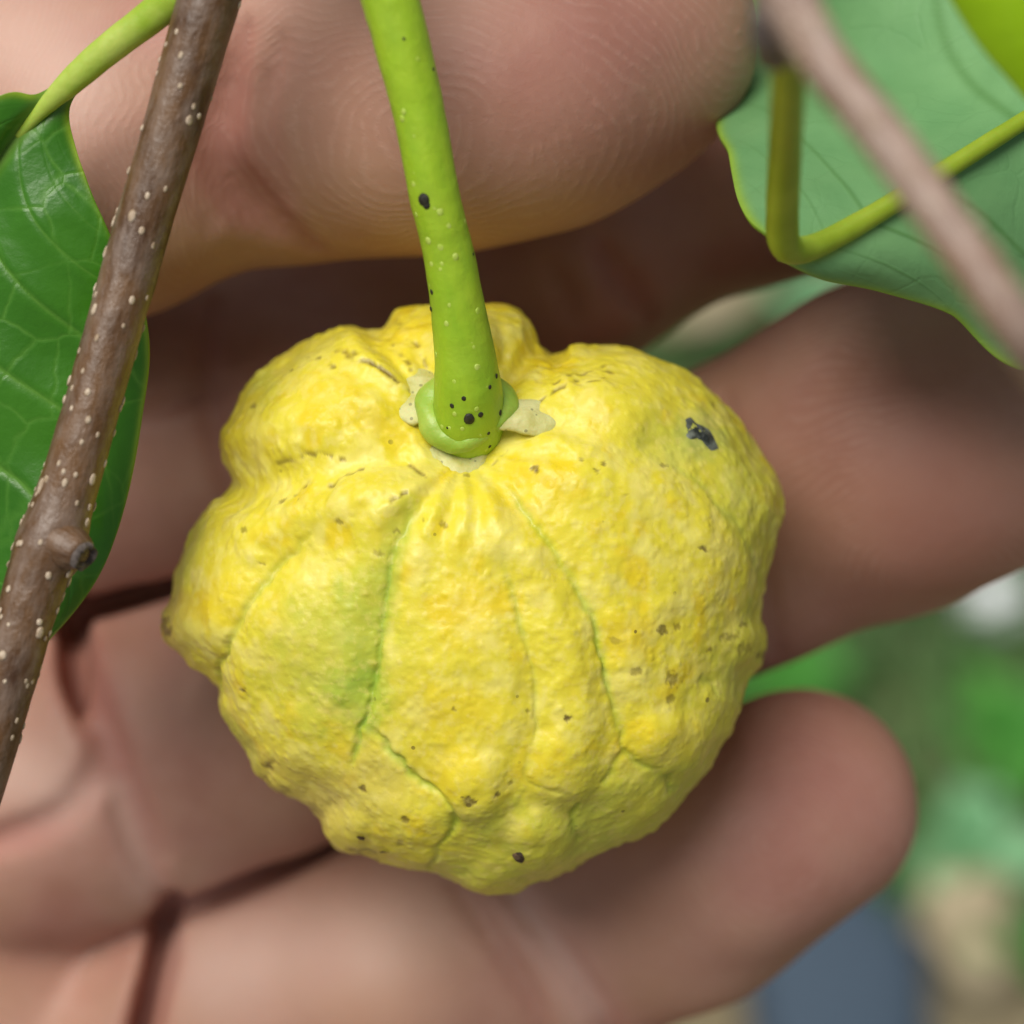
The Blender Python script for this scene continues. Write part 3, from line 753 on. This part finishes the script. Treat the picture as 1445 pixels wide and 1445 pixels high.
# radial wrinkles towards the stalk
an = np.arctan2(qy-608, qx-655)
disp += 0.16*np.sin(an*17+3*blot)*np.exp(-((ds-120)/60)**2)*front
# back lobes
disp -= 0.9*(1-front)*np.exp(-(np.sin(np.tile(A, NL)*3.5)/0.25)**2)
# fine brown cracks and freckles
CRK = [[(495, 520), (540, 530), (580, 548), (596, 560)], [(545, 468), (570, 500), (600, 540)], [(440, 520), (500, 516), (550, 535)], [(455, 678), (480, 668), (520, 652)], [(405, 690), (425, 678)], [(555, 712), (590, 694)], [(860, 542), (790, 555), (740, 575)], [(1000, 570), (1012, 580)],
       [(500, 1183), (540, 1198)], [(378, 1068), (392, 1078)], [(380, 648), (420, 640), (480, 640)], [(560, 455), (600, 500)], [(690, 640), (715, 625)], [(570, 640), (600, 668)], [(780, 545), (850, 530)]]
for poly in CRK:
    d_, e_, p_ = groove(poly, 3, False); brk_ = sstep(-0.3, 0.3, vnoise(FV, 2.6, 51))
    f_ = np.exp(-(d_/3.0)**2)*brk_*front; col = mixc(col, 0.75*f_, Brn); disp -= 0.10*f_
for x, y, r, a in ((345, 972, 5, .9), (385, 1075, 6, .7), (512, 1112, 7, .8), (640, 1000, 4, .6), (800, 1012, 6, .9), (850, 658, 5, .7), (940, 655, 6, .6), (990, 774, 5, .8), (936, 888, 8, .7), (958, 884, 6, .6), (948, 957, 14, .6), (945, 985, 7, .5), (900, 948, 8, .5), (1005, 918, 6, .7), (1030, 900, 12, .5), (1045, 915, 14, .5), (1050, 880, 6, .7),
                   (665, 1118, 9, .8), (700, 1113, 5, .8), (574, 1144, 5, .7), (570, 1175, 6, .5), (240, 875, 8, .8), (242, 888, 8, .8), (228, 850, 6, .5), (484, 738, 8, .5), (366, 794, 5, .6), (350, 752, 5, .5), (535, 782, 8, .4), (598, 734, 5, .6), (625, 740, 6, .5), (560, 750, 5, .5), (660, 655, 6, .5), (755, 660, 5, .7), (757, 668, 5, .6), (818, 654, 5, .6), (838, 668, 5, .6), (392, 705, 5, .6), (420, 704, 4, .5), (360, 575, 5, .7), (474, 530, 6, .7), (400, 1110, 14, .5), (440, 1145, 22, .35), (380, 1095, 10, .5), (745, 1005, 5, .5), (1075, 925, 10, .9), (880, 700, 4, .5), (720, 1100, 5, .5), (870, 905, 7, .4)):
    q = np.hypot(qx-x, (qy-y)*1.2)/r + 0.9*blot3 + 0.5*blot4; f_ = a*sstep(1.05, 0.45, q)*front; col = mixc(col, f_, Brn*0.8); disp -= 0.06*f_
spot(985, 612, 40, 36, 0.7, (0.40, 0.47, 0.12), 0.6)
FV2 = FV + FN*disp[:, None]
pole0 = FV2[:NA].mean(0); pole1 = FV2[-NA:].mean(0)
FF = grid_faces(NL, NA, True); V = np.vstack([FV2, pole0, pole1]); col2 = np.vstack([col, col[:NA].mean(0), col[-NA:].mean(0)])
FF = FF.tolist(); jj = np.arange(NA)
FF += [[NL*NA, (j+1) % NA, j] for j in range(NA)] + [[NL*NA+1, (NL-1)*NA+j, (NL-1)*NA+(j+1) % NA] for j in range(NA)]
fruit = thing('fruit', c2w(np.array([[V[:, 0].mean(), V[:, 1].min(), -FD]]))[0], 'wrinkled yellow lobed fruit on a thick green stalk, resting in the hand', 'fruit')
mesh('rind', V, FF, RIND, fruit, attrs={'col': np.clip(col2, 0, 1)})
def fsurf(px, py):
    """point and normal on the displaced fruit front at a pixel"""
    m = front > 0.5; ax_, ay_ = PX(FV2); i = np.argmin(np.where(m, (ax_-px)**2 + (ay_-py)**2, 1e12)); return FV2[i], FN[i]
# stalk, collar and pale pith
c0, n0 = fsurf(657, 606); dep = -c0[2]
SP = [(660, 612, dep+0.6, 2.05), (660, 590, dep-0.9, 1.98), (660, 545, dep-2.2, 1.84), (653, 480, dep-3.4, 1.58), (633, 359, dep-5.2, 1.36), (613, 275, dep-6.4, 1.33), (589, 150, dep-7.6, 1.37), (551, 0, dep-8.8, 1.50), (505, -160, dep-9.6, 1.62), (462, -300, dep-9.4, 1.72), (432, -410, 113.0, 1.8), (425, -440, 113.2, 1.6)]
V, F, uv, info = tube(SP, 170, 40, 0.05, 0.7)
stalk = mesh('stalk', V, F, STALK, fruit, uv=uv)
C_, R_, T_, N_, B_ = info
def on_tube(px, py, info=info):
    C_, R_, T_, N_, B_ = info
    ax_, ay_ = PX(C_); i = np.argmin((ay_-py)**2 + 0.3*(ax_-px)**2); w = (px-ax_[i])/FPX*(-C_[i][2]); w = np.clip(w, -R_[i]*0.97, R_[i]*0.97)
    # across the tube in image plane
    t = T_[i]; vdir = -C_[i]/np.linalg.norm(C_[i]); s = np.cross(t, vdir); s /= np.linalg.norm(s); s = s if s[0] > 0 else -s
    f_ = np.cross(s, t); f_ = f_ if f_@vdir > 0 else -f_
    n_ = (w*s + math.sqrt(R_[i]**2-w*w)*f_)/R_[i]; return C_[i] + n_*R_[i], n_, t
it = []
for x, y, r in ((662, 563, 0.30), (637, 552, 0.13), (678, 560, 0.15), (653, 541, 0.13), (690, 533, 0.12), (700, 526, 0.13), (632, 578, 0.07), (691, 596, 0.10), (706, 570, 0.16), (597, 278, 0.32), (600, 284, 0.22), (592, 5, 0.15), (612, 100, 0.10), (608, 404, 0.14), (606, 430, 0.14), (668, 360, 0.08), (690, 585, 0.1), (570, 60, 0.08)):
    p_, n_, t_ = on_tube(x, y); it.append((p_, n_, r, 0.35, t_, 1.15))
V, F = blobs(it); mesh('dark_spots', V, F, BLACKDOT, stalk, kind='stuff')
it = []
for _ in range(170):
    i = RNG.integers(4, 165); a = RNG.random()*6.283; n_ = math.cos(a)*N_[i] + math.sin(a)*B_[i]; it.append((C_[i]+n_*R_[i]*0.985, n_, 0.09+0.10*RNG.random(), 0.22, T_[i], 1.3))
V, F = blobs(it); o = mesh('pale_spots', V, F, PALEDOT, stalk, kind='stuff')
# collar: a lumpy ring round the stalk foot
cc = P(658, 577, dep-0.9); axd = T_[3]*1.0; axd = axd/np.linalg.norm(axd)
e1 = np.cross(axd, [0, 0, 1]); e1 /= np.linalg.norm(e1); e1 = e1 if e1[0] > 0 else -e1; e2 = np.cross(axd, e1)
nu, nv = 72, 20; V = []
for i in range(nu):
    a = i/nu*2*math.pi; Rm = 1.75*(1+0.05*math.sin(3*a+0.5)+0.03*math.sin(5*a)); rr = 0.82*(1+0.15*math.sin(2*a+1.0)+0.10*math.sin(5*a+2))
    rd = math.cos(a)*e1 + math.sin(a)*e2
    for j in range(nv):
        b = j/nv*2*math.pi; V.append(cc + rd*(Rm + rr*math.cos(b)) + axd*(rr*0.95*math.sin(b)))
V = np.array(V); F = []
for i in range(nu):
    for j in range(nv): F.append([i*nv+j, ((i+1) % nu)*nv+j, ((i+1) % nu)*nv+(j+1) % nv, i*nv+(j+1) % nv])
V = V + 0.30*np.stack([vnoise(V, 0.45, s) for s in (1, 2, 3)], 1) + 0.12*np.stack([vnoise(V, 1.3, s) for s in (4, 5, 6)], 1)
k = M('collar_green'); co = k.coord().outputs['Object']
k.color(k.ramp(k.noise(co, 420, 4), [(0.3, (0.25, 0.42, 0.03)), (0.7, (0.40, 0.55, 0.085))])); k.normal(k.bump(k.noise(co, 1200, 3), 0.0002, 0.5)); k.set(Roughness=0.4, Subsurface_Weight=0.2, Subsurface_Scale=0.001)
mesh('collar', V, F, k.m, stalk)
for x, y, rx, ry in ((590, 562, 1.6, 1.9), (742, 590, 1.8, 1.25), (643, 648, 2.0, 1.3)):
    p_, n_ = fsurf(x, y); nu, nv = 28, 36; V = []
    a1 = np.cross(n_, [0, 1, 0]); a1 /= np.linalg.norm(a1); a2 = np.cross(n_, a1)
    for i in range(nu):
        la = (i+0.5)/nu*math.pi - math.pi/2
        for j in range(nv):
            a = j/nv*2*math.pi; w = 1+0.12*math.sin(3*a+x)+0.06*math.sin(5*a)
            V.append(p_ + a1*rx*w*math.cos(la)*math.cos(a) + a2*ry*w*math.cos(la)*math.sin(a) + n_*0.5*math.sin(la))
    V = np.array(V); V = V + 0.14*np.stack([vnoise(V, 1.3, s+4) for s in (1, 2, 3)], 1)
    F = grid_faces(nu, nv, True).tolist() + [list(range(nv))[::-1], [(nu-1)*nv+j for j in range(nv)]]
    mesh('pith_lump', V, F, PITH, fruit)
# dark scab on the right shoulder and smaller scars
def scab(name, pts, mat, h):
    q = [fsurf(x, y) for x, y in pts]; c_ = np.mean([a for a, _ in q], 0); n_ = np.mean([b for _, b in q], 0); n_ /= np.linalg.norm(n_)
    rim_ = catmull(np.array([a for a, _ in q]), 48, closed=True); V = []; rings = 8
    for i in range(rings):
        t = i/(rings-1); V += list(c_ + (rim_-c_)*(1-t*0.93) + n_*(h*math.sin(min(1, t*2.2)*math.pi/2) - 0.08*(1-t)))
    V = np.array(V); V = V + n_*(0.16*vnoise(V, 2.4, 61) + 0.1*vnoise(V, 5, 62))[:, None]*np.repeat(np.linspace(0, 1, rings), 48)[:, None]
    F = grid_faces(rings, 48, True).tolist() + [[(rings-1)*48+j for j in range(48)]]
    return mesh(name, V, F, mat, fruit)
scab('scar', [(963, 588), (970, 584), (976, 592), (992, 598), (1003, 606), (1012, 622), (1017, 636), (1008, 641), (996, 631), (984, 622), (970, 620), (963, 606)], GREYSCAR, 0.16)['label'] = 'dark grey scab on the fruit shoulder'
scab('scar', [(723, 1206), (731, 1202), (739, 1206), (742, 1214), (735, 1218), (726, 1214)], BROWNSCAR, 0.2)
scab('scar', [(502, 1183), (515, 1184), (535, 1196), (548, 1204), (536, 1202), (512, 1191)], BROWNSCAR, 0.12)

# ================================================================== LEFT BRANCH with leaf
LB = [(820, -2300, 98, 2.5), (700, -1600, 102, 2.3), (560, -1000, 107, 2.1), (455, -560, 111, 1.9), (395, -330, 113, 1.75), (340, -150, 114, 1.66), (295, 0, 115, 1.60), (237, 199, 115.5, 1.50), (188, 365, 116, 1.49), (156, 480, 116, 1.47), (109, 646, 116, 1.50), (88, 715, 116, 1.62), (70, 772, 116, 1.86), (52, 815, 116, 1.62), (14, 945, 116, 1.50), (-22, 1070, 116.5, 1.50), (-110, 1370, 118, 1.45), (-190, 1650, 120, 1.35), (-330, 2100, 122, 1.15), (-520, 2650, 124, 0.8), (-640, 2950, 125, 0.35)]
V, F, uv, info = tube(LB, 420, 36, 0.06, 0.55)
branch = thing('branch', c2w(V[np.argmin(V[:, 1])][None])[0], 'brown speckled twig with pale dots and a glossy green leaf beside the thumb', 'branch', 'twigs of the fruit tree')
bk = mesh('bark', V, F, BARK, branch, uv=uv)
C_, R_, T_, N_, B_ = info; it = []
for _ in range(470):
    i = RNG.integers(4, 412); a = RNG.random()*6.283; n_ = math.cos(a)*N_[i] + math.sin(a)*B_[i]
    r = 0.10 + 0.13*RNG.random()**1.6
    it.append((C_[i]+n_*(R_[i]+0.01), n_, r, 0.42, T_[i], 1.1+0.6*RNG.random()))
V, F = blobs(it); o = mesh('lenticels', V, F, LENT, bk, kind='stuff')
for p_ in o.data.polygons: p_.use_smooth = True
# side bud scar at the node
p_, n_, t_ = on_tube(118, 775, info); ps = []
V, F, uv, inf2 = tube([(78, 762, 115.5, 1.25), (96, 772, 115.0, 1.2), (108, 778, 114.7, 1.02), (116, 783, 114.5, 0.80)], 20, 28, 0.12, 1.2)
bs = mesh('bud_scar', V, F, BARK, branch, uv=uv)
e1 = inf2[3][-1]; e2 = inf2[4][-1]; tt = inf2[2][-1]; cc = inf2[0][-1]; nu, nv = 40, 12; V = []
for i in range(nu):
    a = i/nu*6.2832; rd = math.cos(a)*e1 + math.sin(a)*e2
    for j in range(nv):
        b = j/nv*6.2832; V.append(cc + rd*(0.62 + 0.2*math.cos(b)) + tt*(0.2*math.sin(b)+0.12))
V = np.array(V); V += 0.14*np.stack([vnoise(V, 2.2, s) for s in (5, 6, 7)], 1)
mesh('scar_ring', V, [[i*nv+j, ((i+1) % nu)*nv+j, ((i+1) % nu)*nv+(j+1) % nv, i*nv+(j+1) % nv] for i in range(nu) for j in range(nv)], flat('grey_bark', (0.03, 0.022, 0.018), (0.16, 0.13, 0.115), 1800, 0.8, 0.0003), bs)

def leaf(name, parent, mat, mid, right, left, nt=150, ns=60, camber=1.0, veins=(), wave=0.3, midw=0.5, relief=0.25, mside=1, label=None, tips=0.25, edgew=0.28):
    Mi = catmull([P(*q) for q in mid], nt); Ri = catmull([P(*q) for q in right], nt); Le = catmull([P(*q) for q in left], nt)
    sv = np.linspace(-1, 1, 2*ns+1); V = np.zeros((nt, len(sv), 3))
    for j, s in enumerate(sv):
        E = Ri if s > 0 else Le; V[:, j] = Mi*(1-abs(s)) + E*abs(s)
    a_ = np.abs(sv)[None, :, None]
    nn = np.cross(np.gradient(V, axis=0), np.gradient(V, axis=1)); nn /= np.maximum(np.linalg.norm(nn, axis=2), 1e-9)[..., None]
    if nn[nt//2, ns][2] < 0: nn = -nn
    L = np.linalg.norm(np.diff(Mi, axis=0), axis=1).sum(); t = np.linspace(0, 1, nt)
    Wd = np.linalg.norm(V - Mi[:, None], axis=2); V = V + nn*camber*np.sin(np.pi*np.abs(sv))[None, :, None]*np.minimum(Wd.max(1)/8, 1)[:, None, None]
    fl = V.reshape(-1, 3); V = V + nn*(wave*vnoise(fl, 0.13, 71) + 0.4*wave*vnoise(fl, 0.3, 72)).reshape(nt, -1, 1)
    vein = np.zeros((nt, len(sv))); side = vein.copy(); dmid = Wd
    mw = midw*(1-0.75*t)[:, None]
    h = np.exp(-(dmid/mw)**2); vein = np.maximum(vein, h); V = V + nn*(mside*0.5*mw*h)[..., None]
    for sgn_, t0, sl, cur in veins:
        tv = t0 + sl*np.abs(sv) + cur*sv**2; m = (np.sign(sv) == sgn_)
        dd = np.abs(t[:, None] - tv[None, :])*L*0.8; w = 0.15*(1.2-0.7*np.abs(sv))[None, :]; h = np.exp(-(dd/w)**2)*m[None, :]*(1-np.abs(sv)**4)[None, :]*np.minimum(Wd.max(1)/9, 1)[:, None]**2
        side = np.maximum(side, 0.7*h); V = V + nn*(mside*relief*0.5*h)[..., None]
        V = V + nn*(-mside*relief*0.5*np.exp(-(dd/1.3)**2)*m[None, :]*np.minimum(Wd.max(1)/9, 1)[:, None]**2)[..., None]
    de = np.linalg.norm(V - np.where(sv[None, :, None] > 0, Ri[:, None], Le[:, None]), axis=2)
    edge = 0.85*np.exp(-(de/edgew)**2)
    nv = len(sv)
    o = mesh(name, V.reshape(-1, 3), grid_faces(nt, nv), mat, parent, attrs={'vein': np.clip(vein, 0, 1).ravel(), 'edge': edge.ravel(), 'side': side.ravel()})
    if label: o['label'] = label
    sm = o.modifiers.new('thickness', 'SOLIDIFY'); sm.thickness = 0.00028; sm.offset = 0
    return o
vl = [(s, t0, 0.22, 0.10) for s in (-1, 1) for t0 in (0.03, 0.12, 0.21, 0.31, 0.42, 0.54, 0.66)]
leaf('leaf', branch, LEAF_TOP,
     [(150, 70, 116.7), (105, 110, 117.2), (66, 148, 117.6), (0, 220, 118.6), (-70, 370, 120), (-95, 560, 121), (-80, 730, 121.5), (-35, 880, 122), (15, 960, 123)],
     [(160, 78, 116.8), (122, 118, 117.6), (97, 160, 118.2), (112, 225, 118.6), (150, 315, 119), (203, 430, 120), (205, 560, 121.2), (150, 790, 122), (18, 958, 123)],
     [(145, 64, 116.7), (95, 104, 117.1), (52, 134, 117.3), (-10, 138, 117), (-170, 250, 117), (-285, 500, 118), (-270, 720, 120), (-150, 880, 122), (12, 962, 123)],
     210, 74, 0.8, vl, 0.4, 0.85, 0.35, -1, tips=0.2)
V, F, uv, _ = tube([(300, -60, 114.6, 0.95), (262, -18, 115, 0.92), (215, 22, 115.8, 0.88), (150, 72, 116.6, 0.82), (100, 116, 117.2, 0.7), (62, 152, 117.7, 0.45), (25, 193, 118.4, 0.25)], 70, 22, 0.03, 1.0, 0.8)
mesh('petiole', V, F, PETI, branch, uv=uv)

# ================================================================== RIGHT TWIG with leaves
RT = [(566, -1020, 107, 1.5), (660, -760, 99, 1.4), (820, -450, 91, 1.25), (960, -230, 89, 1.12), (1060, -85, 87, 1.08), (1112, -5, 86.5, 1.12), (1155, 75, 86, 1.0), (1245, 190, 85, 0.97), (1350, 335, 84, 0.97), (1442, 470, 83.5, 0.98), (1560, 640, 89, 1.05), (1760, 930, 89, 0.95), (2050, 1400, 90, 0.75), (2300, 1850, 92, 0.3)]
V, F, uv, info = tube(RT, 240, 28, 0.05, 0.7)
twig = thing('branch', c2w(V[np.argmin(V[:, 1])][None])[0], 'pinkish brown blurred twig crossing in front of the pale leaf underside', 'branch', 'twigs of the fruit tree')
b2_ = mesh('bark', V, F, BARK2, twig, uv=uv)
C_, R_, T_, N_, B_ = info; it = []
for _ in range(130):
    i = RNG.integers(4, 232); a = RNG.random()*6.283; n_ = math.cos(a)*N_[i] + math.sin(a)*B_[i]; it.append((C_[i]+n_*R_[i], n_, 0.08+0.08*RNG.random(), 0.7, T_[i], 1.3))
V, F = blobs(it); mesh('lenticels', V, F, LENT, b2_, kind='stuff')
V, F, uv, _ = tube([(1095, 10, 87.0, 0.95), (1088, 45, 88, 0.9), (1092, 75, 90.5, 0.78)], 24, 22, 0.1, 1.2); mesh('bud_scar', V, F, flat('grey_bark_pale', (0.09, 0.07, 0.065), (0.22, 0.18, 0.17), 1200, 0.8), twig, uv=uv)
V, F, uv, _ = tube([(1108, 30, 87.5, 0.72), (1112, 110, 94, 0.76), (1108, 210, 104, 0.80), (1104, 300, 110.5, 0.84), (1108, 345, 113.4, 0.82), (1135, 352, 114.8, 0.7), (1190, 328, 115.8, 0.62), (1290, 268, 117, 0.55), (1445, 170, 119, 0.48), (1620, 60, 121, 0.36), (1800, -60, 123, 0.2)], 140, 24, 0.03, 0.8)
mesh('petiole', V, F, PETI2, twig, uv=uv)
vl2 = [(s, t0, 0.20, 0.08) for s in (-1, 1) for t0 in (0.10, 0.24, 0.38, 0.52, 0.66)]
leaf('leaf', twig, LEAF_UNDER,
     [(1090, 351, 114.8), (1140, 354, 115.8), (1200, 326, 116.6), (1290, 270, 117.8), (1445, 172, 119.8), (1620, 60, 121.8), (1800, -60, 123.8)],
     [(1092, 356, 115), (1160, 388, 117), (1240, 408, 118.5), (1340, 442, 120), (1470, 520, 122), (1720, 340, 123), (1802, -58, 124)],
     [(1086, 347, 114.9), (1060, 318, 116.5), (1041, 275, 119), (1029, 222, 123), (1012, 168, 129), (1035, 60, 138), (1300, -260, 132), (1798, -62, 124)],
     280, 80, 0.7, vl2, 0.5, 0.45, 0.08, 1, label='pale green underside of a leaf with yellow edge', edgew=0.5)
# young leaf in front, its stalk meeting the twig above the frame
V, F, uv, _ = tube([(1062, -85, 87.5, 0.6), (1140, -190, 95, 0.55), (1230, -170, 97, 0.5), (1300, -120, 98, 0.4)], 50, 18); mesh('petiole', V, F, PETI, twig, uv=uv)
leaf('leaf', twig, LEAF_YG,
     [(1290, -128, 98), (1400, -50, 98.5), (1500, 20, 99), (1620, 130, 100), (1740, 270, 101)],
     [(1285, -118, 98), (1335, -15, 99.5), (1405, 90, 100.5), (1540, 220, 101.5), (1738, 274, 101)],
     [(1300, -135, 98), (1470, -150, 98), (1620, -80, 98.5), (1740, 80, 99.5), (1742, 266, 101)],
     90, 36, 0.6, [(s, t0, 0.2, 0.08) for s in (-1, 1) for t0 in (0.1, 0.3, 0.5, 0.7)], 0.3, 0.35, 0.2, -1, label='bright yellow green young leaf')
